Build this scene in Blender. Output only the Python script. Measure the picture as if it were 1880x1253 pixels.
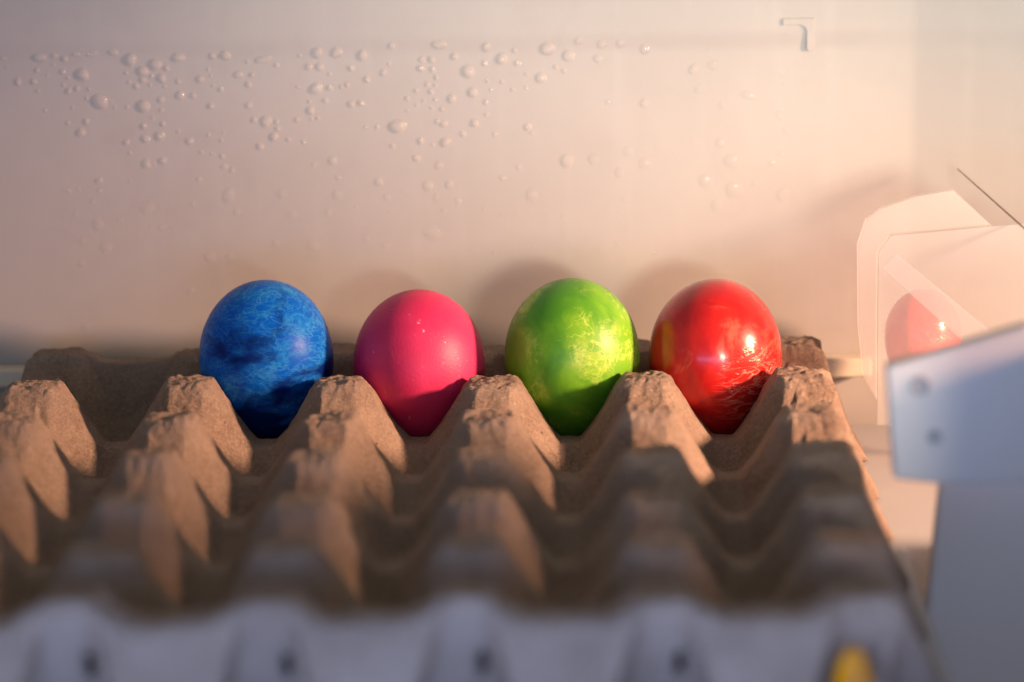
import bpy, bmesh, math, random
import numpy as np
from mathutils import Matrix, Vector, noise

# ------------------------------------------------------------------ clear
for o in list(bpy.data.objects):
    bpy.data.objects.remove(o, do_unlink=True)
scene = bpy.context.scene
C = scene.collection
random.seed(7)
MM = 0.001

# ------------------------------------------------------------------ camera
cam_data = bpy.data.cameras.new('camera')
cam = bpy.data.objects.new('camera', cam_data)
C.objects.link(cam)
yaw, pit, rol = (math.radians(a) for a in (1.53, 11.96, -1.05))
fw = Vector((-math.sin(yaw) * math.cos(pit), math.cos(yaw) * math.cos(pit), -math.sin(pit)))
r0 = Vector((math.cos(yaw), math.sin(yaw), 0))
u0 = r0.cross(fw)
rt = r0 * math.cos(rol) + u0 * math.sin(rol)
up = -r0 * math.sin(rol) + u0 * math.cos(rol)
m = Matrix((rt, up, -fw)).transposed().to_4x4()
m.translation = Vector((4.6, -1018.7, 277.8)) * MM
cam.matrix_world = m
cam_data.sensor_width = 36
cam_data.lens = 6100 / 1880 * 36
cam_data.clip_start = 0.02
cam_data.clip_end = 50
cam_data.dof.use_dof = True
cam_data.dof.focus_distance = 1.054
cam_data.dof.aperture_fstop = 5.4
cam_data.dof.aperture_blades = 0
scene.camera = cam

# ------------------------------------------------------------------ world + lamps
world = bpy.data.worlds.new('World')
scene.world = world
world.use_nodes = True
bg = world.node_tree.nodes['Background']
bg.inputs['Color'].default_value = (0.92, 0.90, 0.86, 1)
bg.inputs['Strength'].default_value = 0.23


def aim(o, target):
    d = Vector(target) * MM - o.location
    o.rotation_euler = d.to_track_quat('-Z', 'Y').to_euler()


# low warm evening light entering from the front right
ld = bpy.data.lights.new('warm_window_light', 'SPOT')
ld.energy = 47.0
ld.color = (1.0, 0.57, 0.36)
ld.shadow_soft_size = 0.034
ld.spot_size = math.radians(38)
ld.spot_blend = 1.0
warm = bpy.data.objects.new('warm_window_light', ld)
warm.location = Vector((560, -243, 214)) * MM
aim(warm, (35, -5, 30))
C.objects.link(warm)

# soft evening light from the room in front of the open door, cut off below by the door
ld = bpy.data.lights.new('room_light', 'SPOT')
ld.energy = 34.0
ld.color = (1.0, 0.94, 0.74)
ld.shadow_soft_size = 0.075
ld.spot_size = math.radians(31)
ld.spot_blend = 0.6
room = bpy.data.objects.new('room_light', ld)
room.location = Vector((230, -900, 175)) * MM
aim(room, (85, 80, 286))
C.objects.link(room)

# cool daylight close in front of the shelf, below the picture
ld = bpy.data.lights.new('front_fill', 'AREA')
ld.shape = 'RECTANGLE'
ld.size = 0.46
ld.size_y = 0.10
ld.energy = 0.95
ld.color = (0.32, 0.50, 1.0)
fill = bpy.data.objects.new('front_fill', ld)
fill.location = Vector((-30, -430, 36)) * MM
aim(fill, (-20, -200, 50))
C.objects.link(fill)

scene.view_settings.view_transform = 'Standard'
scene.view_settings.look = 'None'
scene.view_settings.gamma = 1
scene.view_settings.use_curve_mapping = False
scene.view_settings.exposure = 0.0
scene.cycles.use_denoising = True
scene.cycles.max_bounces = 14
scene.cycles.transmission_bounces = 12
scene.cycles.transparent_max_bounces = 12


# ------------------------------------------------------------------ material helpers
def mat(name):
    mt = bpy.data.materials.new(name)
    mt.use_nodes = True
    nt = mt.node_tree
    return mt, nt, nt.nodes['Principled BSDF']


def node(nt, kind, **kw):
    n = nt.nodes.new(kind)
    for k, v in kw.items():
        if k in n.inputs:
            n.inputs[k].default_value = v
        else:
            setattr(n, k, v)
    return n


def coords(nt):
    return node(nt, 'ShaderNodeTexCoord').outputs['Object']


def tex_noise(nt, vec, scale, detail=4.0, rough=0.55, dist=0.0):
    n = node(nt, 'ShaderNodeTexNoise')
    n.inputs['Scale'].default_value = scale
    n.inputs['Detail'].default_value = detail
    n.inputs['Roughness'].default_value = rough
    n.inputs['Distortion'].default_value = dist
    nt.links.new(vec, n.inputs['Vector'])
    return n.outputs['Fac']


def ramp(nt, fac, stops):
    n = node(nt, 'ShaderNodeValToRGB')
    e = n.color_ramp.elements
    while len(e) < len(stops):
        e.new(0.5)
    for el, (p, c) in zip(e, stops):
        el.position = p
        el.color = (c, c, c, 1) if isinstance(c, (int, float)) else (*c, 1)
    nt.links.new(fac, n.inputs['Fac'])
    return n.outputs['Color']


def mix(nt, fac, a, b):
    n = node(nt, 'ShaderNodeMix', data_type='RGBA')
    for key, v in (('Factor', fac), ('A', a), ('B', b)):
        sock = [s for s in n.inputs if s.name == key and s.enabled][0]
        if isinstance(v, (int, float)):
            sock.default_value = v
        elif isinstance(v, tuple):
            sock.default_value = (*v, 1)
        else:
            nt.links.new(v, sock)
    return [s for s in n.outputs if s.enabled][0]


def math_n(nt, op, a, b=None, c=None):
    n = node(nt, 'ShaderNodeMath', operation=op)
    for i, v in enumerate((a, b, c)):
        if v is None:
            continue
        if isinstance(v, (int, float)):
            n.inputs[i].default_value = v
        else:
            nt.links.new(v, n.inputs[i])
    return n.outputs[0]


def maprange(nt, v, a, b, c=0.0, d=1.0):
    n = node(nt, 'ShaderNodeMapRange', interpolation_type='SMOOTHSTEP')
    nt.links.new(v, n.inputs['Value'])
    for k, x in zip(('From Min', 'From Max', 'To Min', 'To Max'), (a, b, c, d)):
        n.inputs[k].default_value = x
    return n.outputs[0]


def bump(nt, bsdf, height, strength, dist, prev=None):
    n = node(nt, 'ShaderNodeBump')
    n.inputs['Strength'].default_value = strength
    n.inputs['Distance'].default_value = dist
    nt.links.new(height, n.inputs['Height'])
    if prev is not None:
        nt.links.new(prev, n.inputs['Normal'])
    nt.links.new(n.outputs[0], bsdf.inputs['Normal'])
    return n.outputs[0]


def veins(nt, vec, scale, width, dist=1.2, detail=5.0):
    """thin wandering lines: where a noise field crosses its middle value"""
    f = tex_noise(nt, vec, scale, detail, 0.6, dist)
    a = math_n(nt, 'ABSOLUTE', math_n(nt, 'SUBTRACT', f, 0.5))
    return maprange(nt, a, 0.0, width, 1.0, 0.0)


def plastic(name, col, rough=0.42, bump_s=0.05):
    mt, nt, b = mat(name)
    v = coords(nt)
    n1 = tex_noise(nt, v, 14, 4)
    c = mix(nt, maprange(nt, n1, 0.3, 0.7), tuple(x * 0.965 for x in col), col)
    nt.links.new(c, b.inputs['Base Color'])
    b.inputs['Roughness'].default_value = rough
    bump(nt, b, tex_noise(nt, v, 900, 2), bump_s, 0.0002)
    return mt


# ------------------------------------------------------------------ materials
M = {}
M['liner_plain'] = plastic('fridge_liner', (0.43, 0.405, 0.38), 0.55)
mt, nt, b = mat('fridge_liner')
v = coords(nt)
base = mix(nt, maprange(nt, tex_noise(nt, v, 11, 6, 0.6), 0.32, 0.68), (0.415, 0.39, 0.365), (0.445, 0.42, 0.395))
mp = node(nt, 'ShaderNodeMapping')
mp.inputs['Scale'].default_value = (1.0, 1.0, 0.07)
nt.links.new(v, mp.inputs['Vector'])
streak = maprange(nt, tex_noise(nt, mp.outputs[0], 130, 4, 0.6), 0.50, 0.72)
base = mix(nt, math_n(nt, 'MULTIPLY', streak, 0.22), base, (0.47, 0.445, 0.42))
smear = maprange(nt, tex_noise(nt, v, 38, 5, 0.7, 1.0), 0.52, 0.70)
base = mix(nt, math_n(nt, 'MULTIPLY', smear, 0.25), base, (0.375, 0.35, 0.325))
nt.links.new(base, b.inputs['Base Color'])
rg = node(nt, 'ShaderNodeMapRange')
nt.links.new(streak, rg.inputs['Value'])
rg.inputs['To Min'].default_value = 0.5
rg.inputs['To Max'].default_value = 0.47
nt.links.new(rg.outputs[0], b.inputs['Roughness'])
pb = bump(nt, b, tex_noise(nt, v, 700, 3), 0.12, 0.0003)
bump(nt, b, tex_noise(nt, v, 24, 3), 0.25, 0.0012, pb)
M['liner'] = mt
M['white'] = plastic('white_plastic', (0.43, 0.43, 0.44), 0.6)
M['grey'] = plastic('grey_plastic', (0.78, 0.72, 0.66), 0.7)
M['bracket'] = plastic('bracket_plastic', (0.60, 0.55, 0.50), 0.6)
M['rail'] = plastic('cream_plastic', (0.72, 0.64, 0.50), 0.4)
M['dark'] = plastic('dark_gasket', (0.10, 0.07, 0.05), 0.5)

mt, nt, b = mat('moulded_pulp')
v = coords(nt)
big = tex_noise(nt, v, 60, 5)
fine = tex_noise(nt, v, 900, 4, 0.7)
col = mix(nt, maprange(nt, big, 0.3, 0.7), (0.46, 0.315, 0.235), (0.62, 0.445, 0.34))
col = mix(nt, math_n(nt, 'MULTIPLY', maprange(nt, fine, 0.40, 0.68), 0.6), col, (0.74, 0.57, 0.45))
vo = node(nt, 'ShaderNodeTexVoronoi')
vo.inputs['Scale'].default_value = 260
nt.links.new(v, vo.inputs['Vector'])
fleck = math_n(nt, 'MULTIPLY', maprange(nt, vo.outputs['Distance'], 0.05, 0.16, 1.0, 0.0),
               maprange(nt, tex_noise(nt, v, 110, 3), 0.55, 0.68))
col = mix(nt, math_n(nt, 'MULTIPLY', fleck, 0.75), col, (0.10, 0.07, 0.055))
nt.links.new(col, b.inputs['Base Color'])
b.inputs['Roughness'].default_value = 0.92
b.inputs['Specular IOR Level'].default_value = 0.25
p1 = bump(nt, b, tex_noise(nt, v, 380, 8, 0.78, 0.6), 1.0, 0.0028)
bump(nt, b, tex_noise(nt, v, 1500, 4, 0.75), 1.0, 0.0012, p1)
M['pulp'] = mt


def egg_base(name, rough, coat=0.0):
    mt, nt, b = mat(name)
    b.inputs['Roughness'].default_value = rough
    b.inputs['Coat Weight'].default_value = coat
    b.inputs['Coat Roughness'].default_value = 0.12
    b.inputs['Specular IOR Level'].default_value = 0.38
    return mt, nt, b, coords(nt)


# blue marbled egg
mt, nt, b, v = egg_base('blue_marbled_shell', 0.36, 0.0)
b.inputs['Specular IOR Level'].default_value = 0.1
st = node(nt, 'ShaderNodeMapping')
st.inputs['Scale'].default_value = (0.8, 0.8, 1.5)
st.inputs['Location'].default_value = (0.031, 0.0, 0.017)
st.inputs['Rotation'].default_value = (0.0, math.radians(-28), 0.0)
nt.links.new(v, st.inputs['Vector'])
sv = st.outputs[0]
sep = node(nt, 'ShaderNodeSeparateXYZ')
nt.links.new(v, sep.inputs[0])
low_dye_shade = maprange(nt, sep.outputs['Z'], -0.016, 0.006, -0.14, 0.06)  # navy dye deepened low down, partly shade put into the colour
mask = maprange(nt, math_n(nt, 'ADD', tex_noise(nt, sv, 55, 3, 0.5, 0.5), low_dye_shade), 0.40, 0.60)
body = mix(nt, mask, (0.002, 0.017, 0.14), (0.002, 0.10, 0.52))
cloud = maprange(nt, tex_noise(nt, sv, 120, 9, 0.78, 0.6), 0.44, 0.68)
body = mix(nt, math_n(nt, 'MULTIPLY', cloud, math_n(nt, 'MULTIPLY', mask, 0.75)), body, (0.015, 0.24, 0.60))
vn = math_n(nt, 'MULTIPLY', veins(nt, sv, 80, 0.020, 1.0, 3.0), math_n(nt, 'MULTIPLY', mask, 0.26))
body = mix(nt, vn, body, (0.10, 0.42, 0.66))
vn2 = math_n(nt, 'MULTIPLY', veins(nt, sv, 240, 0.05, 0.5, 4.0), math_n(nt, 'MULTIPLY', mask, 0.3))
body = mix(nt, vn2, body, (0.06, 0.36, 0.62))
spot = math_n(nt, 'MULTIPLY', maprange(nt, tex_noise(nt, v, 240, 3), 0.66, 0.72),
              maprange(nt, tex_noise(nt, v, 60, 2), 0.50, 0.56))
body = mix(nt, math_n(nt, 'MULTIPLY', spot, 0.8), body, (0.02, 0.012, 0.03))
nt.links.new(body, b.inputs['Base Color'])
bump(nt, b, tex_noise(nt, v, 1500, 3), 0.12, 0.0003)
M['egg_blue'] = mt

# pink egg, plain with small pale scuffs
mt, nt, b, v = egg_base('pink_shell', 0.47, 0.0)
body = mix(nt, maprange(nt, tex_noise(nt, v, 45, 4), 0.3, 0.7), (0.58, 0.018, 0.095), (0.72, 0.04, 0.14))
scuff = math_n(nt, 'MULTIPLY', maprange(nt, tex_noise(nt, v, 520, 4, 0.7), 0.62, 0.70),
               maprange(nt, tex_noise(nt, v, 75, 2), 0.50, 0.62))
body = mix(nt, math_n(nt, 'MULTIPLY', scuff, 0.8), body, (0.85, 0.55, 0.55))
nt.links.new(body, b.inputs['Base Color'])
bump(nt, b, tex_noise(nt, v, 1100, 4), 0.2, 0.0004)
M['egg_pink'] = mt

# green marbled egg
mt, nt, b, v = egg_base('green_marbled_shell', 0.42, 0.0)
m1 = maprange(nt, tex_noise(nt, v, 48, 4, 0.55, 0.4), 0.36, 0.62)
body = mix(nt, m1, (0.07, 0.27, 0.014), (0.165, 0.41, 0.016))
m2 = maprange(nt, tex_noise(nt, v, 60, 3, 0.5, 0.3), 0.44, 0.62)
lime = maprange(nt, tex_noise(nt, v, 120, 6, 0.7, 0.6), 0.48, 0.66)
body = mix(nt, math_n(nt, 'MULTIPLY', lime, math_n(nt, 'MULTIPLY', m2, 0.75)), body, (0.40, 0.56, 0.06))
vn = math_n(nt, 'MULTIPLY', veins(nt, v, 100, 0.03, 0.9, 3.5), math_n(nt, 'MULTIPLY', m2, 0.45))
body = mix(nt, vn, body, (0.52, 0.60, 0.12))
vn2 = math_n(nt, 'MULTIPLY', veins(nt, v, 210, 0.04, 0.5, 2.5), math_n(nt, 'MULTIPLY', m2, 0.45))
body = mix(nt, vn2, body, (0.55, 0.70, 0.12))
nt.links.new(body, b.inputs['Base Color'])
bump(nt, b, tex_noise(nt, v, 1300, 3), 0.12, 0.0003)
M['egg_green'] = mt


# red eggs, glossy with a wrinkled film
def red_material(name, centre, dark=(0.42, 0.008, 0.010), light=(0.66, 0.018, 0.014)):
    mt, nt, b, v = egg_base(name, 0.27, 0.35)
    m1 = maprange(nt, tex_noise(nt, v, 50, 4, 0.55, 0.6), 0.34, 0.62)
    body = mix(nt, m1, dark, light)
    pat = math_n(nt, 'MULTIPLY', maprange(nt, tex_noise(nt, v, 62, 6, 0.65, 0.8), 0.53, 0.68), 0.55)
    body = mix(nt, pat, body, (0.80, 0.17, 0.10))
    d = node(nt, 'ShaderNodeVectorMath', operation='DISTANCE')
    nt.links.new(v, d.inputs[0])
    d.inputs[1].default_value = centre
    near = maprange(nt, d.outputs['Value'], 0.003, 0.018, 1.0, 0.0)
    knob = maprange(nt, d.outputs['Value'], 0.001, 0.0065, 1.0, 0.0)
    mp = node(nt, 'ShaderNodeMapping')
    mp.inputs['Scale'].default_value = (0.55, 0.8, 1.6)
    mp.inputs['Rotation'].default_value = (0, math.radians(20), 0)
    nt.links.new(v, mp.inputs['Vector'])
    wr = veins(nt, mp.outputs[0], 190, 0.07, 1.0, 3.0)
    body = mix(nt, math_n(nt, 'MULTIPLY', math_n(nt, 'MULTIPLY', wr, near), 0.5), body, (0.85, 0.30, 0.20))
    nt.links.new(body, b.inputs['Base Color'])
    h = math_n(nt, 'ADD', math_n(nt, 'MULTIPLY', wr, near),
               math_n(nt, 'MULTIPLY', knob, tex_noise(nt, v, 330, 3, 0.6, 1.0)))
    n = bump(nt, b, h, 0.4, 0.0010)
    bump(nt, b, tex_noise(nt, v, 200, 2), 0.12, 0.0006, n)
    return mt


M['egg_red'] = red_material('red_glossy_shell', (0.0125, -0.0150, -0.005))
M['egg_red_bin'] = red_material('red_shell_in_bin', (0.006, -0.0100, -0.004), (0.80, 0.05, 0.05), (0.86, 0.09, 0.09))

# water beads: thin, mostly see-through film with a bright skin
def water(name, film):
    mt, nt, b = mat(name)
    b.inputs['Base Color'].default_value = (0.74, 0.70, 0.66, 1)
    b.inputs['Roughness'].default_value = 0.06
    b.inputs['IOR'].default_value = 1.33
    b.inputs['Coat Weight'].default_value = 0.5
    tr = node(nt, 'ShaderNodeBsdfTransparent')
    ms = node(nt, 'ShaderNodeMixShader')
    ms.inputs[0].default_value = film
    nt.links.new(tr.outputs[0], ms.inputs[1])
    nt.links.new(b.outputs[0], ms.inputs[2])
    nt.links.new(ms.outputs[0], nt.nodes['Material Output'].inputs['Surface'])
    return mt


WATER = [water('water', 0.34), water('water_thin', 0.24), water('water_faint', 0.13)]

# frosted clear plastic (scatters light through)
mt, nt, b = mat('frosted_plastic')
b.inputs['Base Color'].default_value = (0.90, 0.88, 0.86, 1)
b.inputs['Roughness'].default_value = 0.3
tl = node(nt, 'ShaderNodeBsdfTranslucent')
tl.inputs['Color'].default_value = (0.92, 0.90, 0.88, 1)
ms = node(nt, 'ShaderNodeMixShader')
ms.inputs[0].default_value = 0.6
out = nt.nodes['Material Output']
nt.links.new(b.outputs[0], ms.inputs[1])
nt.links.new(tl.outputs[0], ms.inputs[2])
tr = node(nt, 'ShaderNodeBsdfTransparent')
m2 = node(nt, 'ShaderNodeMixShader')
m2.inputs[0].default_value = 0.68
nt.links.new(ms.outputs[0], m2.inputs[1])
nt.links.new(tr.outputs[0], m2.inputs[2])
nt.links.new(m2.outputs[0], out.inputs['Surface'])
M['frosted'] = mt

# clear panes: mostly see-through with a faint milky surface
def clear(name, milk):
    mt, nt, b = mat(name)
    b.inputs['Base Color'].default_value = (0.62, 0.64, 0.66, 1)
    b.inputs['Roughness'].default_value = 0.15
    tr = node(nt, 'ShaderNodeBsdfTransparent')
    ms = node(nt, 'ShaderNodeMixShader')
    ms.inputs[0].default_value = milk
    nt.links.new(tr.outputs[0], ms.inputs[1])
    nt.links.new(b.outputs[0], ms.inputs[2])
    nt.links.new(ms.outputs[0], nt.nodes['Material Output'].inputs['Surface'])
    return mt


M['clear'] = clear('clear_plastic', 0.2)
M['glass'] = clear('clear_glass', 0.02)
M['smoke'] = clear('smoked_edge', 0.5)
M['smoke'].node_tree.nodes['Principled BSDF'].inputs['Base Color'].default_value = (0.16, 0.09, 0.05, 1)
M['rib'] = clear('milky_plastic', 0.3)
M['dimple_shade'] = plastic('dimple_shade_grey', (0.36, 0.34, 0.33), 0.5)  # grey colour stands in for the shade inside the screw dimples

# yellow foil
mt, nt, b = mat('yellow_foil')
v = coords(nt)
c = mix(nt, maprange(nt, tex_noise(nt, v, 120, 3), 0.4, 0.6), (0.50, 0.16, 0.001), (0.66, 0.25, 0.001))
nt.links.new(c, b.inputs['Base Color'])
b.inputs['Roughness'].default_value = 0.75
b.inputs['Specular IOR Level'].default_value = 0.1
M['yellow'] = mt
M['stripe'] = plastic('pale_stripe', (0.42, 0.36, 0.32), 0.5)


# ------------------------------------------------------------------ object helpers
def link_mesh(name, me, material, parent=None, smooth=True):
    me.materials.append(material)
    if smooth:
        me.polygons.foreach_set('use_smooth', [True] * len(me.polygons))
    o = bpy.data.objects.new(name, me)
    C.objects.link(o)
    o.parent = parent
    return o


def from_data(name, verts, faces, material, parent=None, smooth=True):
    me = bpy.data.meshes.new(name)
    me.from_pydata([tuple(x * MM for x in p) for p in verts], [], faces)
    me.update()
    return link_mesh(name, me, material, parent, smooth)


def tag(o, label=None, cat=None, group=None, kind=None):
    for k, x in (('label', label), ('category', cat), ('group', group), ('kind', kind)):
        if x:
            o[k] = x
    return o


def empty(name, loc):
    o = bpy.data.objects.new(name, None)
    o.location = Vector(loc) * MM
    o.empty_display_size = 0.01
    C.objects.link(o)
    return o


def bevelled(name, bm, material, parent=None, width=0.6, seg=2, loc=None):
    bmesh.ops.recalc_face_normals(bm, faces=bm.faces)
    if width:
        bmesh.ops.bevel(bm, geom=[e for e in bm.edges], offset=width * MM, segments=seg,
                        profile=0.7, affect='EDGES', clamp_overlap=True)
    me = bpy.data.meshes.new(name)
    bm.to_mesh(me)
    bm.free()
    o = link_mesh(name, me, material, parent, False)
    if loc:
        o.location = Vector(loc) * MM
    return o


def extrude_xz(outline, y0, y1, skew=0.0):
    """prism from an outline in x,z (mm) between depths y0 (front) and y1 (back)"""
    bm = bmesh.new()
    fr = [bm.verts.new(Vector((x, y0, z)) * MM) for x, z in outline]
    bk = [bm.verts.new(Vector((x + skew, y1, z)) * MM) for x, z in outline]
    n = len(outline)
    bm.faces.new(fr)
    bm.faces.new(bk[::-1])
    for i in range(n):
        j = (i + 1) % n
        bm.faces.new((fr[j], fr[i], bk[i], bk[j]))
    return bm


def box(x0, x1, y0, y1, z0, z1):
    return extrude_xz([(x0, z0), (x1, z0), (x1, z1), (x0, z1)], y0, y1)


# ------------------------------------------------------------------ the refrigerator liner
SHELF = 17.0


def sstep(a, b, x):
    t = np.clip((x - a) / (b - a), 0, 1)
    return t * t * (3 - 2 * t)


def build_liner():
    # plan curve: along the back wall, round the inner corner, then forward along the side wall
    plan = [(x, 80.0) for x in np.linspace(-420, 106, 60)]
    cx, cy, rad = 108.0, 48.0, 32.0
    plan += [(cx + rad * math.sin(a), cy + rad * math.cos(a)) for a in np.linspace(0, math.pi / 2 * 0.08, 14)]
    lx, ly = plan[-1]
    plan += [(lx + 150 * math.cos(math.pi / 2 * 0.08) * t, ly - 150 * math.sin(math.pi / 2 * 0.08) * t) for t in np.linspace(0.1, 1, 8)]
    zs = list(np.linspace(-120, 130, 20)) + list(np.linspace(132, 156, 26)) + list(np.linspace(160, 420, 10))
    verts, faces = [], []
    for z in zs:
        lift = 0.6 * float(sstep(142.0, 149.5, np.array(z)))
        for x, y in plan:
            verts.append((x, y - lift if x < 95 else y - lift * 0.5, z))
    n = len(plan)
    for i in range(len(zs) - 1):
        for j in range(n - 1):
            a = i * n + j
            faces.append((a, a + 1, a + n + 1, a + n))
    o = from_data('wall', verts, faces, M['liner'])
    tag(o, kind='structure')
    return o


wall = build_liner()

# raised corner mark moulded into the liner
mk = [(66.6, 150.7), (66.6, 152.9), (77.0, 152.9), (77.0, 142.6), (76.2, 142.0), (75.2, 142.0), (74.5, 142.6),
      (74.5, 148.8), (73.9, 150.1), (72.6, 150.7)]
bevelled('corner_mark', extrude_xz(mk, 78.6, 79.7), M['liner'], wall, 0.3, 2)

bm = bmesh.new()
fr = [bm.verts.new(Vector((x, y, SHELF - 90)) * MM) for x, y in
      ((-420, -264), (93, -264), (93, -84), (210, -84), (210, 44), (110, 70), (100, 70), (-420, 70))]
face = bm.faces.new(fr)
ex = bmesh.ops.extrude_face_region(bm, geom=[face])
for g in ex['geom']:
    if isinstance(g, bmesh.types.BMVert):
        g.co.z += 90 * MM
o = bevelled('shelf', bm, M['white'], None, 1.0, 2)
tag(o, kind='structure')

o = bevelled('shelf_rail', box(-420, 96, 71, 79.4, 32.8, 39.2), M['rail'], None, 1.6, 3)
tag(o, 'cream plastic rail along the foot of the back wall behind the egg tray', 'rail')


# ------------------------------------------------------------------ the pulp egg tray
P = 48.0
X0, X1 = -3.6 * P, 1.4 * P            # first and last column of posts
Y0, Y1 = -5 * P, 1 * P                # front and rear row of posts
TOP = 50.0
BAND = 7.5


def nz(x, y, z, s, seed):
    return noise.noise(Vector((x / s + seed, y / s - seed * 1.7, z / s + seed * 0.3)))


def flank(t):
    # straight flank that rounds out into a U shaped saddle
    return 0.5 * min(t, 15.6) + 0.5 * 15.6 * math.sin(min(t / 17.6, 1.0) * math.pi / 2)


def tray_height(x, y):
    cu = (x - X0) / P
    cv = (y - Y0) / P
    iu = min(max(round(cu), 0), 5)
    iv = min(max(round(cv), 0), 6)
    du = abs(cu - iu) * P
    dv = abs(cv - iv) * P
    outx = x < X0 or x > X1
    outy = y < Y0 or y > Y1
    ex = min(abs(x - X0), abs(x - X1))
    ey = min(abs(y - Y0), abs(y - Y1))
    d0, sl = 5.2, 1.62
    pr = random.Random(iu * 17 + iv * 101 + 3)
    jt = pr.uniform(-1.2, 0.9)
    if iv == 6:
        jt -= 0.2
    fu = max(du - d0, 0)
    fv = max(dv - d0, 0)
    fu, fv = flank(fu), flank(fv)
    zin = sl * (8.2 - d0) - sl * (fu ** 1.22 + fv ** 1.22) ** (1 / 1.22)
    if outx:
        zin = sl * (8.2 - d0) - sl * fv
    if outy:
        zin = sl * (8.2 - d0) - sl * fu
    if outx and outy:
        zin = 4.0
    # edge rims run almost level from post to post
    rim = -1e9
    if ey < 12 or outy:
        t = float(sstep(5, 16, np.array(du)))
        rim = max(rim, -4.2 * t - 2.6 * max(0, (0 if outy else ey) - 1.5))
    if ex < 12 or outx:
        t = float(sstep(5, 16, np.array(dv)))
        rim = max(rim, -9.0 * t - 2.6 * max(0, (0 if outx else ex) - 1.5))
    z = max(zin, rim)
    # soft limits: worn flat tops, rounded cup floor
    k = 1.3
    z = jt - k * math.log1p(math.exp(-(z - jt) / k)) + k * 0.25
    fl = -29.5
    z = fl + 3.0 * math.log1p(math.exp((z - fl) / 3.0))
    return z


def build_tray():
    xs = np.arange(X0 - BAND, X1 + BAND + 0.01, 0.62)
    ys = np.concatenate([np.arange(Y0 - BAND, -75, 1.15), np.arange(-75, Y1 + BAND + 0.01, 0.56)])
    nx, ny = len(xs), len(ys)
    verts = []
    for y in ys:
        for x in xs:
            z = tray_height(x, y)
            topness = min(max((z + 11) / 9, 0), 1)
            d = 0.55 * nz(x, y, z, 13, 1) + 0.35 * nz(x, y, z, 5, 2) + 0.20 * nz(x, y, z, 2.2, 3)
            rg = 1 - abs(nz(x, y, z * 0.5, 4.5, 5)) * 2
            rg2 = 1 - abs(nz(x, y, z * 0.5, 2.4, 8)) * 2
            d += topness * (0.75 * rg * nz(x, y, z, 9, 6) * 2 + 0.35 * rg2 - 0.2 + 0.55 * nz(x, y, z, 1.7, 41))
            d += 0.10 * nz(x, y, z, 1.2, 43)
            wx = 0.5 * nz(x, y, z, 10, 11) + 0.25 * nz(x, y, z, 3, 12)
            wy = 0.5 * nz(x, y, z, 10, 14) + 0.25 * nz(x, y, z, 3, 15)
            verts.append((x + wx, y + wy, TOP + z + d))
    faces = []
    for i in range(ny - 1):
        for j in range(nx - 1):
            a = i * nx + j
            faces.append((a, a + 1, a + nx + 1, a + nx))
    # outer wall: fluted skirt hanging from the rim
    loop = [(j, 0) for j in range(nx)] + [(nx - 1, i) for i in range(1, ny)] + \
           [(j, ny - 1) for j in range(nx - 2, -1, -1)] + [(0, i) for i in range(ny - 2, 0, -1)]
    NH = 22
    rings = [[i * nx + j for j, i in loop]]
    for h in range(1, NH + 1):
        ring = []
        f = h / NH
        for (j, i), top in zip(loop, rings[0]):
            x, y, z = verts[top]
            side_x = -1 if j == 0 else (1 if j == nx - 1 else 0)
            side_y = -1 if i == 0 else (1 if i == ny - 1 else 0)
            if side_y:
                cu = (x - X0) / P
                d = abs(cu - min(max(round(cu), 0), 5)) * P
            else:
                cv = (y - Y0) / P
                d = abs(cv - min(max(round(cv), 0), 6)) * P
            edge = 5 + 9 * f
            c = float(sstep(edge - 2.2, edge + 2.2, np.array(d)))
            o = c * (2.5 + 13 * f) + (1 - c) * (2.2 * min(f * 6, 1) - 13.0 * max(f - 0.12, 0))
            zz = z + (SHELF + 1.0 - z) * f
            n1 = 0.5 * nz(x, y, zz, 8, 21) + 0.2 * nz(x, y, zz, 2.5, 23)
            k = 1 / math.sqrt(2) if side_x and side_y else 1
            ring.append(len(verts))
            verts.append((x + side_x * k * (o + n1), y + side_y * k * (o + n1), zz))
        rings.append(ring)
    n = len(loop)
    for h in range(NH):
        for q in range(n):
            r = (q + 1) % n
            a, b_, c_, d_ = rings[h][q], rings[h][r], rings[h + 1][r], rings[h + 1][q]
            px, py, pz = verts[a]
            if loop[q][1] == 0:                       # vent slots in the front flutes
                cu = round((px - X0) / P)
                if abs(px - (X0 + cu * P) - 3.8) < 1.25 and 31.0 < pz < 38.0:
                    continue
            faces.append((a, d_, c_, b_))
    o = from_data('egg_tray', verts, faces, M['pulp'])
    tag(o, 'brown moulded pulp egg tray with rows of blunt posts and empty cups', 'egg tray')
    sol = o.modifiers.new('thickness', 'SOLIDIFY')
    sol.thickness = 1.4 * MM
    sol.offset = -1
    return o


tray = build_tray()


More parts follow.
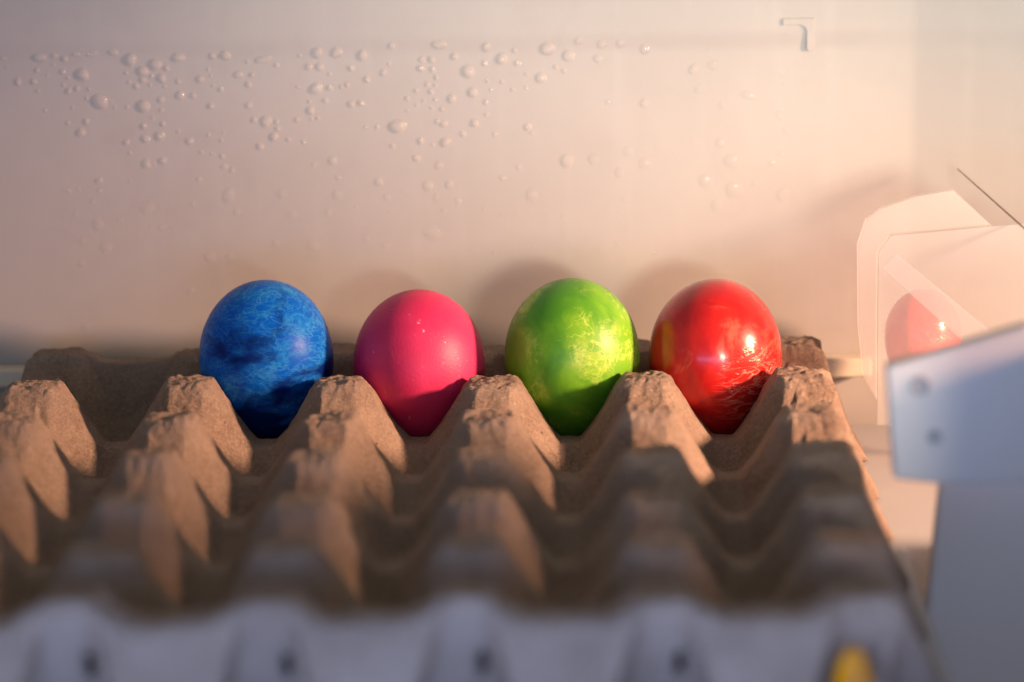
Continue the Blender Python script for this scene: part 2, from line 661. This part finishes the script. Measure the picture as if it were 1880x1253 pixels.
# ------------------------------------------------------------------ eggs
def egg_mesh(name, half_w, half_h, k=0.11, seg=72, rings=56, wob=0.25, seed=0):
    verts, faces = [(0, 0, half_h)], []
    for i in range(1, rings):
        th = math.pi * i / rings
        for j in range(seg):
            ph = 2 * math.pi * j / seg
            r = half_w * math.sin(th) * (1 + k * math.cos(th) - 0.02 * math.cos(2 * th))
            x, y, z = r * math.cos(ph), r * math.sin(ph), half_h * math.cos(th)
            w = 1 + wob / half_w * nz(x, y, z, 18, seed + 30)
            verts.append((x * w, y * w, z))
    verts.append((0, 0, -half_h))
    for j in range(seg):
        faces.append((0, 1 + j, 1 + (j + 1) % seg))
    for i in range(rings - 2):
        for j in range(seg):
            a = 1 + i * seg + j
            b_ = 1 + i * seg + (j + 1) % seg
            faces.append((a, a + seg, b_ + seg, b_))
    last = len(verts) - 1
    base = 1 + (rings - 2) * seg
    for j in range(seg):
        faces.append((last, base + (j + 1) % seg, base + j))
    me = bpy.data.meshes.new(name)
    me.from_pydata([tuple(x * MM for x in p) for p in verts], [], faces)
    return me


def egg(name, x, top, half_w, half_h, material, label, tilt=(0, 0), spin=0, seed=0, y=24.0, k=0.11):
    o = link_mesh(name, egg_mesh(name, half_w, half_h, k, seed=seed), M[material])
    o.location = Vector((x, y, top - half_h)) * MM
    o.rotation_euler = (math.radians(tilt[0]), math.radians(tilt[1]), math.radians(spin))
    tag(o, label, 'egg')
    return o


egg('egg', -102.4, 77.6, 21.0, 28.0, 'egg_blue', 'dark blue marbled egg with pale blue veins, leftmost egg in the tray', seed=1)
egg('egg', -53.2, 73.8, 20.6, 27.2, 'egg_pink', 'plain pink dyed egg with small pale scuffs, between blue and green eggs', seed=2, spin=0)
egg('egg', -4.0, 76.8, 21.2, 28.0, 'egg_green', 'bright green marbled egg with yellow veins, between pink and red eggs', seed=3)
egg('egg', 42.0, 76.0, 20.9, 28.0, 'egg_red', 'glossy red egg with wrinkled shiny film, rightmost egg in the tray', seed=4)

# ------------------------------------------------------------------ clear bin at the right with one more egg
bin_ = empty('plastic_bin', (95, 20, SHELF))
tag(bin_, 'clear plastic bin with frosted rounded edges beside the right end of the tray', 'bin')
BX, BY, BZ = 95, 20, SHELF


def rel(outline):
    return [(x - BX, z - BZ) for x, z in outline]


# frosted front frame with a rounded shoulder, clear shell behind it
frame = [(92.1, 40.1), (87.8, 48.1), (86.2, 63.9), (85.9, 90.0), (88.5, 97.7), (93.5, 101.4), (103.7, 104.9), (115.5, 106.8), (127.5, 95.4), (96.1, 92.9), (92.2, 87.8), (92.0, 63.8)]
pane = [(92.5, 31.6), (92.5, 63.4), (92.6, 87.4), (96.5, 92.4), (127.4, 94.9), (137.9, 95.5), (138.8, 31.1)]
strip_outline = [(93.6, 81.8), (98.2, 86.5), (131.0, 58.6), (125.0, 52.9)]
bevelled('front_frame', extrude_xz(rel(frame), 6.0 - BY, 9.5 - BY), M['frosted'], bin_, 0.5, 2)
bevelled('front_pane', extrude_xz(rel(pane), 7.5 - BY, 8.7 - BY), M['clear'], bin_, 0, 1)
bevelled('diagonal_strip', extrude_xz(rel(strip_outline), 9.0 - BY, 11.0 - BY), M['rib'], bin_, 0.3, 1)  # milky strip set diagonally behind the front pane
bevelled('floor', extrude_xz(rel([(95, 30), (127, 30), (127, 33.2), (95, 33.2)]), 12 - BY, 58 - BY), M['glass'], bin_, 0, 1)
bevelled('shell', extrude_xz(rel([(93.0, 33), (93.0, 88), (96.8, 93), (124.0, 96.6), (124.0, 95.6), (97.4, 92), (94, 87.6), (94, 33)]),
                             11.2 - BY, 60 - BY, -1.0), M['glass'], bin_, 0, 1)

egg('egg', 110.0, 68.6, 12.2, 17.6, 'egg_red_bin', 'red egg half hidden inside the clear plastic bin at the right', seed=9, y=41.0)

# thin upright divider behind the bin with a dark edge strip
div = empty('divider', (123, 66, SHELF))
tag(div, 'thin pale upright divider with dark top edge at far right', 'divider')
bm = bmesh.new()
ln = [(123.2, 66.0, 103.8), (136.9, 0.0, 95.2), (139.8, -14.0, 93.4)]
vs = []
for x, y, z in ln:
    vs.append([bm.verts.new(Vector((x - 123 + dx, y - 66, zz - SHELF)) * MM)
               for dx, zz in ((0, 18.0), (0, z), (2.2, z), (2.2, 18.0))])
for a, b_ in zip(vs, vs[1:]):
    for i in range(4):
        j = (i + 1) % 4
        bm.faces.new((a[i], a[j], b_[j], b_[i]))
bm.faces.new(vs[0][::-1])
bm.faces.new(vs[-1])
bevelled('panel', bm, M['glass'], div, 0)
bm = bmesh.new()
vs = []
for (x, y, z), w in zip(ln, (0.16, 0.32, 0.36)):
    vs.append([bm.verts.new(Vector((x - 123 + dx, y - 66, z - SHELF + dz)) * MM)
               for dx, dz in ((-0.1, 0.02), (-0.1, 2 * w), (0.35, 2 * w), (0.35, 0.02))])
for a, b_ in zip(vs, vs[1:]):
    for i in range(4):
        j = (i + 1) % 4
        bm.faces.new((a[i], a[j], b_[j], b_[i]))
bm.faces.new(vs[0][::-1])
bm.faces.new(vs[-1])
bevelled('edge_strip', bm, M['smoke'], div, 0)

# shaded bracket in front of the bin
br = empty('shelf_bracket', (100, -145, SHELF))
tag(br, 'white plastic bracket with two screw dimples in front of the clear bin', 'bracket')
pl = [(84.0, 53.1), (81.8, 84.1), (98.8, 89.1), (118.4, 94.8), (130.0, 96.9), (130.8, 51.0), (95.8, 51.5)]
plate = bevelled('plate', extrude_xz([(x - 100, z - SHELF) for x, z in pl], 0, 7), M['bracket'], br, 1.6, 3)
for x, z, r in ((90.9, 79.0, 1.9), (94.7, 64.7, 1.4)):
    bm = bmesh.new()
    prof = [(r * 1.5, 0.0), (r * 1.35, -0.5), (r * 1.05, -0.55), (r * 0.85, -0.1), (r * 0.3, -0.05), (0.01, -0.05)]
    rows = [[bm.verts.new(Vector((q * math.cos(a), h, q * math.sin(a))) * MM)
             for a in np.linspace(0, 2 * math.pi, 20, endpoint=False)] for q, h in prof]
    for a, b_ in zip(rows, rows[1:]):
        for i in range(20):
            j = (i + 1) % 20
            bm.faces.new((a[i], a[j], b_[j], b_[i]))
    me = bpy.data.meshes.new('screw_dimple')
    bm.to_mesh(me)
    bm.free()
    o = link_mesh('screw_dimple', me, M['dimple_shade'], plate)  # grey disc in place of a recess, its shade in the colour
    o.location = Vector((x - 100, -0.02, z - SHELF)) * MM

# near side panel of the refrigerator, far out of focus
sd = empty('side_panel', (110, -168, -200))
tag(sd, 'broad blurred white panel filling the lower right foreground', 'panel')
sp = [(87.0, -200), (94.0, -6), (98.8, 44), (103, 50), (200, 60), (200, -200)]
bevelled('plate', extrude_xz([(x - 110, z + 200) for x, z in sp], 46, 54), M['grey'], sd, 2.0, 3)
bevelled('front_light_blocker', extrude_xz([(3, 0), (3, 306), (39, 306), (39, 0)], -90, -84), M['grey'], sd, 1.5, 2)  # added blocker out of view, keeps the room light off the bracket
bm = bmesh.new()  # added blocker out of view, shades bracket and front tray rows from warm light
prof = [(-90, 0), (-90, 274), (-22, 274), (-8, 297), (56, 297), (56, 0)]
lo = [bm.verts.new(Vector((40, y, z)) * MM) for y, z in prof]
hi = [bm.verts.new(Vector((46, y, z)) * MM) for y, z in prof]
bm.faces.new(lo)
bm.faces.new(hi[::-1])
for k in range(len(prof)):
    q = (k + 1) % len(prof)
    bm.faces.new((lo[q], lo[k], hi[k], hi[q]))
bevelled('side_light_blocker', bm, M['grey'], sd, 1.5, 2)

# yellow wrapper in the front right flute of the tray
yw = empty('foil_wrapper', (64, -252, SHELF))
tag(yw, 'small yellow wrapper with a pale stripe at the tray front right corner', 'wrapper')
verts, faces = [], []
NU, NV = 20, 16
for i in range(NV + 1):
    t = i / NV
    for j in range(NU):
        a = 2 * math.pi * j / NU
        rr = 5.4 * math.sqrt(max(1 - t ** 2.2, 0.0004)) * (1 + 0.09 * math.sin(5 * a + 4 * t))
        verts.append((rr * math.cos(a) - 0.4 + 1.2 * t, 0.55 * rr * math.sin(a), 22.5 * t))
for i in range(NV):
    for j in range(NU):
        a, b_ = i * NU + j, i * NU + (j + 1) % NU
        faces.append((a, b_, b_ + NU, a + NU))
from_data('foil', verts, faces, M['yellow'], yw)
verts, faces = [], []
for i in range(13):
    t = i / 12
    w = 0.1 + 0.6 * (1 - t) ** 1.3
    xc = 2.6 * (1 - t) ** 1.2 + 0.6 * t
    zz = 22.3 * t
    rr = 5.4 * math.sqrt(max(1 - (t * 0.99) ** 2.2, 0.0004)) * 1.1
    yy = -0.55 * math.sqrt(max(rr * rr - xc * xc, 0.3)) - 0.5
    verts += [(xc - w, yy, zz), (xc, yy - 0.35, zz), (xc + w, yy, zz), (xc, yy + 0.5, zz)]
for i in range(12):
    for j in range(4):
        k = (j + 1) % 4
        faces.append((i * 4 + j, i * 4 + k, i * 4 + 4 + k, i * 4 + 4 + j))
from_data('stripe', verts, faces, M['stripe'], yw)

# ------------------------------------------------------------------ condensation droplets
DROPS = '''-180.4,143.6,2.83,1.58;-175.5,144.1,1.13,1.13;-172.1,143,1.24,1.24;-168.2,144.6,1.7,0.91;-162.7,144.6,2.15,0.91;-155.7,145,2.15,1.13;-150,142.5,2.38,2.38;-141.8,140.7,2.26,2.26;-146.2,138.6,2.04,2.04;-134.1,142.9,2.55,1.81;-122.8,143.2,1.24,1.24;-118.3,143.4,1.92,1.92;-166.3,137.7,2.38,2.38;-172.9,138.7,1.24,1.24;-176,141,0.68,0.68;-181.5,139.4,0.91,0.91;-182.8,135.6,1.24,1.24;-188.1,135.6,1.24,1.58;-171.3,136.7,0.79,0.79;-172.9,134.3,0.68,0.68;-171.2,132.3,1.13,1.13;-168.4,132.9,1.13,1.13;-164.4,132.8,0.79,0.79;-181.6,132.4,0.68,0.68;-178.2,137.7,0.57,0.57;-160.6,128.6,2.83,2.83;-157.3,128.5,0.68,0.68;-165.2,129.6,0.79,0.79;-156.1,126.5,0.68,0.68;-151.9,126.6,0.79,0.79;-146.3,126.8,2.38,2.38;-140.5,128.9,1.36,1.36;-140.6,125.3,0.91,0.91;-139.9,136,1.7,1.7;-138.2,139.4,1.13,1.13;-143.2,136.9,0.79,0.79;-146.3,135.6,1.24,1.24;-148.5,133.5,1.13,1.13;-143.9,133.8,0.68,0.68;-150.9,134.9,0.79,0.79;-151.7,138.1,0.79,0.79;-139.1,133.2,0.68,0.68;-134.4,134.9,1.02,1.02;-134,130.3,1.7,1.7;-129.7,130,1.13,1.13;-127.1,135.5,1.47,1.47;-124.2,138.7,0.79,0.79;-123.4,136.7,0.68,0.68;-122.9,133.4,0.68,0.68;-120.3,132,1.13,1.13;-111,133.5,1.24,1.24;-114.2,136.9,1.92,1.36;-109.7,136.7,1.02,1.02;-111.1,141.1,0.79,0.79;-105.9,141.9,3.39,1.24;-101.4,139.9,1.13,1.13;-123.8,126.5,1.24,1.24;-111.2,126.5,1.36,1.36;-109.6,121.6,1.13,1.13;-105.6,121,1.81,2.49;-101.7,118.6,1.13,1.13;-102,120.8,0.91,0.91;-103.1,115.8,1.58,1.58;-98.2,114.8,1.02,1.02;-93.3,114.1,0.91,0.91;-107.8,112.6,1.47,1.47;-95.2,121.5,1.13,1.13;-90.4,121.7,0.79,0.79;-88.2,122,0.79,0.79;-90.6,124.5,1.58,1.58;-90.8,127.5,0.79,0.79;-85.6,127.8,1.13,1.13;-88.5,131.8,2.38,2.38;-84,131.9,1.24,1.24;-80,132.3,0.91,0.91;-90.7,139.2,1.36,1.36;-87,139.1,1.58,1.58;-83.8,136.6,0.79,0.79;-87.6,143.9,2.04,2.04;-81.2,143.8,2.15,2.15;-93.7,142.9,0.79,0.79;-94.6,132.5,0.68,0.68;-167.8,118.2,1.7,1.7;-165.8,121.9,1.24,1.24;-146.6,120,1.24,1.24;-143.5,122.8,0.79,0.79;-140.2,120.7,1.02,1.02;-141.3,116.7,1.92,1.92;-146.2,115.8,1.58,1.58;-152.7,114.6,1.24,1.24;-131.5,114.8,1.47,1.47;-135.1,118.1,0.79,0.79;-125,116.7,0.79,0.79;-120.8,114.8,0.79,0.79;-120.1,117.5,0.57,0.57;-146.2,107.3,1.81,1.81;-143.8,107.4,0.68,0.68;-140.7,108.3,1.58,1.58;-151.6,110.9,0.79,0.79;-127.7,110.9,0.79,0.79;-124,110.3,0.79,0.79;-120.7,109.5,1.02,1.02;-120.2,106,1.36,1.36;-117.5,104.7,1.13,1.13;-162.4,101.8,1.47,1.47;-152,101.6,0.79,0.79;-169.3,99.1,0.79,0.79;-172.7,98.5,1.02,1.02;-174.3,98.4,0.68,0.68;-162.3,98.4,1.02,1.02;-164.9,94.7,1.24,1.24;-170.9,90.4,1.13,1.13;-174.7,88.6,0.79,0.79;-174.9,90.2,0.57,0.57;-146.5,92.3,2.72,2.72;-131.1,93.3,1.24,1.24;-119,96.2,2.26,2.83;-100.9,96.3,1.92,1.92;-116.5,90.3,1.36,1.36;-82.3,96,2.04,2.04;-82.1,101.9,1.02,1.02;-89.9,106.3,1.02,1.02;-83.8,107.5,1.7,1.7;-97.8,89.1,1.7,1.7;-85.8,89.9,1.47,1.47;-163.4,86.9,2.26,2.26;-155.9,88.3,1.13,1.13;-141.9,85.7,1.36,1.36;-145.9,86,0.68,0.68;-138.2,85.6,0.57,0.57;-161,79.1,2.26,2.26;-168.9,81.4,1.58,1.58;-91.4,79,2.26,2.26;-103.6,79.5,1.36,1.36;-126,75.1,2.26,2.26;-119.2,75.1,1.58,1.58;-192.6,143.4,1.36,0.68;-191.7,140.7,0.57,0.57;-128.7,101.9,1.13,1.13;-179.4,125.8,0.79,0.79;-170.2,126.6,0.68,0.68;-172,121.4,0.79,0.79;-153.9,85.2,0.57,0.57;-72.7,142.8,1.81,2.26;-62.9,145.7,1.36,1.36;-47.1,145.9,3.11,1.58;-53,141,1.36,1.36;-49.7,141,1.36,1.36;-53.4,138,1.47,1.47;-49.6,137.6,1.24,1.24;-42.1,141.9,1.47,1.47;-31.4,145,1.7,1.7;-26.3,140.9,2.26,2.26;-22.1,143.6,1.02,1.02;-21.2,139.3,1.36,1.36;-32.1,139.5,1.24,1.24;-37.6,136.8,2.49,2.49;-36.3,129.8,1.92,1.92;-48.3,135,1.02,1.02;-51.4,132.6,1.02,1.02;-48.7,132.4,0.79,0.79;-50.2,130.3,1.13,1.13;-55.1,130.6,1.02,1.02;-58.2,128,1.02,1.02;-55.2,125.8,0.79,0.79;-52.7,127.3,0.79,0.79;-48.8,127.5,0.91,0.91;-50.1,124.8,0.79,0.79;-46.7,124.3,0.91,0.91;-58.3,124,0.68,0.68;-43.3,127.8,1.7,1.7;-32.1,126.4,1.02,1.02;-46.2,119.4,1.47,1.47;-48.3,120.2,1.13,1.13;-35.9,119.4,1.58,1.58;-61.5,118.8,3.28,2.6;-68.5,118.6,1.02,1.02;-72.4,118.7,0.68,0.68;-45.7,113.2,1.92,1.92;-54,113.7,1.36,1.36;-50,112.5,0.79,0.79;-63.5,112.1,1.02,1.02;-39.9,115.8,1.24,1.24;-29.2,115.6,1.02,1.02;-31.9,122.4,0.91,0.91;-11.1,144,2.94,2.49;-4.2,141.5,2.38,2.38;-13.4,134.3,2.15,2.15;-8.5,137.9,1.02,1.02;-5.8,136.5,1.02,1.02;-18.3,135.6,0.91,0.91;-0.8,146.6,1.58,1.58;7,145.3,1.92,1.92;13.1,145.5,1.7,1.7;21.2,143.4,2.04,2.04;5.4,140.4,1.7,1.7;-26.5,133.2,0.91,0.91;-31.3,133.4,0.79,0.79;-30.2,130.6,0.79,0.79;-22.9,130.5,0.91,0.91;-18.6,131.1,0.79,0.79;8.6,125.8,1.02,1.02;20.7,125.3,1.7,1.7;-18.2,117.9,1.58,1.58;-16.8,115.7,1.02,1.02;-76.6,138.5,1.36,1.36;-66,136.8,1.36,1.36;-71.4,134.7,1.36,1.36;-64,139.7,0.79,0.79;-76.9,126.4,1.36,1.36;-73.6,126.7,1.36,1.36;-78.1,132.9,1.02,1.02;-55.6,107.9,1.47,1.47;-48.1,105.4,1.58,1.58;-68.4,100.1,1.7,1.7;-51.9,98.4,2.04,2.04;-44.8,98.9,1.58,1.58;-49.2,94.6,1.36,1.36;-26.8,100.8,1.36,1.36;-21.5,104.4,1.13,1.13;-5.3,106.3,2.49,2.49;3.8,106.8,2.26,2.26;12.3,102.1,2.04,2.04;20.8,105,2.49,2.49;15.1,109.4,1.92,1.92;-17.1,94.8,2.49,2.49;-65.7,94.8,1.47,1.47;-50.7,82.2,3.39,2.72;-46.9,89.6,1.13,1.13;-33.1,90.4,1.13,1.13;-41.9,93,1.58,1.58;-27.3,88.1,1.13,1.13;-14.1,89.2,0.79,0.79;-22.4,88.7,0.68,0.68;14,92.9,1.36,1.36;-76.2,92.2,1.02,1.02;-65,89.9,0.79,0.79;-66.8,78.4,1.47,1.47;-73.2,81,1.36,1.36;-36.7,76.7,1.36,1.36;-30.3,75.7,1.13,1.13;11.1,77.9,1.13,1.13;5.3,76.2,0.79,0.79;23.6,74.3,1.02,1.02;-7.1,87.5,0.91,0.91;-59.9,97.2,1.02,1.02;37.2,136.3,1.92,1.92;43.8,137.7,2.15,2.15;38.8,129.8,1.7,1.7;42,142.9,0.91,0.91;55.9,127.2,3.39,1.7;46.8,124.2,1.7,1.7;65.6,120.6,1.58,1.58;68,115.4,1.58,1.58;66.5,134.3,0.91,0.91;66.8,131,0.91,0.91;46.1,111.4,2.04,2.04;50,105.5,3.17,3.17;66.1,107.4,1.24,1.24;63.1,104.4,1.47,1.47;40.9,98.8,2.6,2.6;50.6,95.6,3.39,3.39;57.3,97.7,1.47,1.47;66.7,93.8,2.49,2.49;44.5,90.4,2.15,2.15;-169.6,73.5,1.46,1.46;-132.9,63.5,1.53,1.53;-168.8,52,1.82,1.82'''
SPECIAL = {261: 'largest flat water droplet low on the wall right of the red egg top', 257: 'wide faint droplet just above the largest flat droplet at right', 227: 'wide oval water droplet on the wall just above the pink egg', 175: 'large egg shaped droplet high on the wall midway above the pink egg', 25: 'large round bead lowest of the big beads at upper left', 114: 'large flat droplet on the left wall halfway down, left of the blue egg', 185: 'wide droplet at the top of the wall above the green egg', 116: 'tall tilted droplet on the wall above the blue egg', 156: 'large round bead high on the wall between pink and green eggs', 223: 'faint flat droplet on the wall between green and red eggs', 225: 'faint flat droplet on the wall above the left side of the green egg', 6: 'large bead in the top row of droplets at upper left', 12: 'large round bead left of the top row at upper left, above the lowest big bead', 30: 'large bead with soft tail right of the lowest big bead at upper left'}


def droplet_mesh(rx, rz, h, seed):
    seg, rings = 22, 7
    rnd = random.Random(seed)
    ph1, ph2 = rnd.uniform(0, 6.28), rnd.uniform(0, 6.28)
    amp = rnd.uniform(0.02, 0.09)
    sag = rnd.uniform(0.0, 0.12)
    verts = [(0, -h, -sag * rz)]
    faces = []
    for i in range(1, rings + 1):
        t = i / rings * math.pi / 2
        for j in range(seg):
            a = 2 * math.pi * j / seg
            w = 1 + amp * math.sin(2 * a + ph1) + amp * 0.7 * math.sin(3 * a + ph2)
            r = math.sin(t) * w
            verts.append((rx * r * math.cos(a), -h * math.cos(t) ** 0.8 if i < rings else 0.0,
                          rz * r * math.sin(a) - sag * rz * math.cos(t)))
    for j in range(seg):
        faces.append((0, 1 + j, 1 + (j + 1) % seg))
    for i in range(rings - 1):
        for j in range(seg):
            a, b_ = 1 + i * seg + j, 1 + i * seg + (j + 1) % seg
            faces.append((a, a + seg, b_ + seg, b_))
    faces.append(tuple(1 + (rings - 1) * seg + j for j in range(seg))[::-1])
    return verts, faces


WALL_Y = 80.0
made = []
for n, item in enumerate(DROPS.split(';')):
    x, z, rx, rz = (float(q) for q in item.split(','))
    rnd = random.Random(n)
    # fresh beads high on the left stand proud, the others have spread flat
    proud = float(sstep(80, 132, np.array(z))) * (1 - 0.72 * float(sstep(-60, 40, np.array(x))))
    rx, rz = rx * 0.9, rz * 0.9
    h = min(rx, rz) * (0.22 + 0.36 * proud) * rnd.uniform(0.8, 1.15)
    verts, faces = droplet_mesh(rx, rz, h, n)
    thin = 0 if proud > 0.55 else (1 if proud > 0.28 else 2)
    o = from_data('water_droplet', verts, faces, WATER[thin])
    lift = 0.6 * float(sstep(142.0, 149.5, np.array(z)))
    o.location = Vector((x, WALL_Y - lift + 0.03, z)) * MM
    o.rotation_euler = (0, rnd.uniform(-0.3, 0.3), 0)
    made.append((o, n, x, z, 'medium' if max(rx, rz) > 1.55 else ('small' if max(rx, rz) > 0.95 else 'tiny')))

ORD = ('first second third fourth fifth sixth seventh eighth ninth tenth eleventh twelfth thirteenth fourteenth '
       'fifteenth sixteenth seventeenth eighteenth nineteenth twentieth').split()
zones = {}
for o, n, x, z, size in made:
    if n in SPECIAL:
        tag(o, SPECIAL[n], 'water droplet', 'condensation droplets on the back wall')
        continue
    where = ('at far left' if x < -125 else 'above the blue egg' if x < -77 else 'above the pink egg' if x < -29
             else 'above the green egg' if x < 19 else 'above the red egg' if x < 64 else 'at far right')
    level = 'very high' if z > 137 else 'high' if z > 121 else 'midway up' if z > 103 else 'low'
    zones.setdefault((size, level, where), []).append((x, o))
for (size, level, where), items in zones.items():
    items.sort(key=lambda t: t[0])
    for i, (x, o) in enumerate(items):
        if len(items) == 1:
            lab = 'single %s water droplet %s on the wall %s' % (size, level, where)
        else:
            lab = '%s from left of the %s droplets %s on the wall %s' % (ORD[i], size, level, where)
        tag(o, lab, 'water droplet', 'condensation droplets on the back wall')
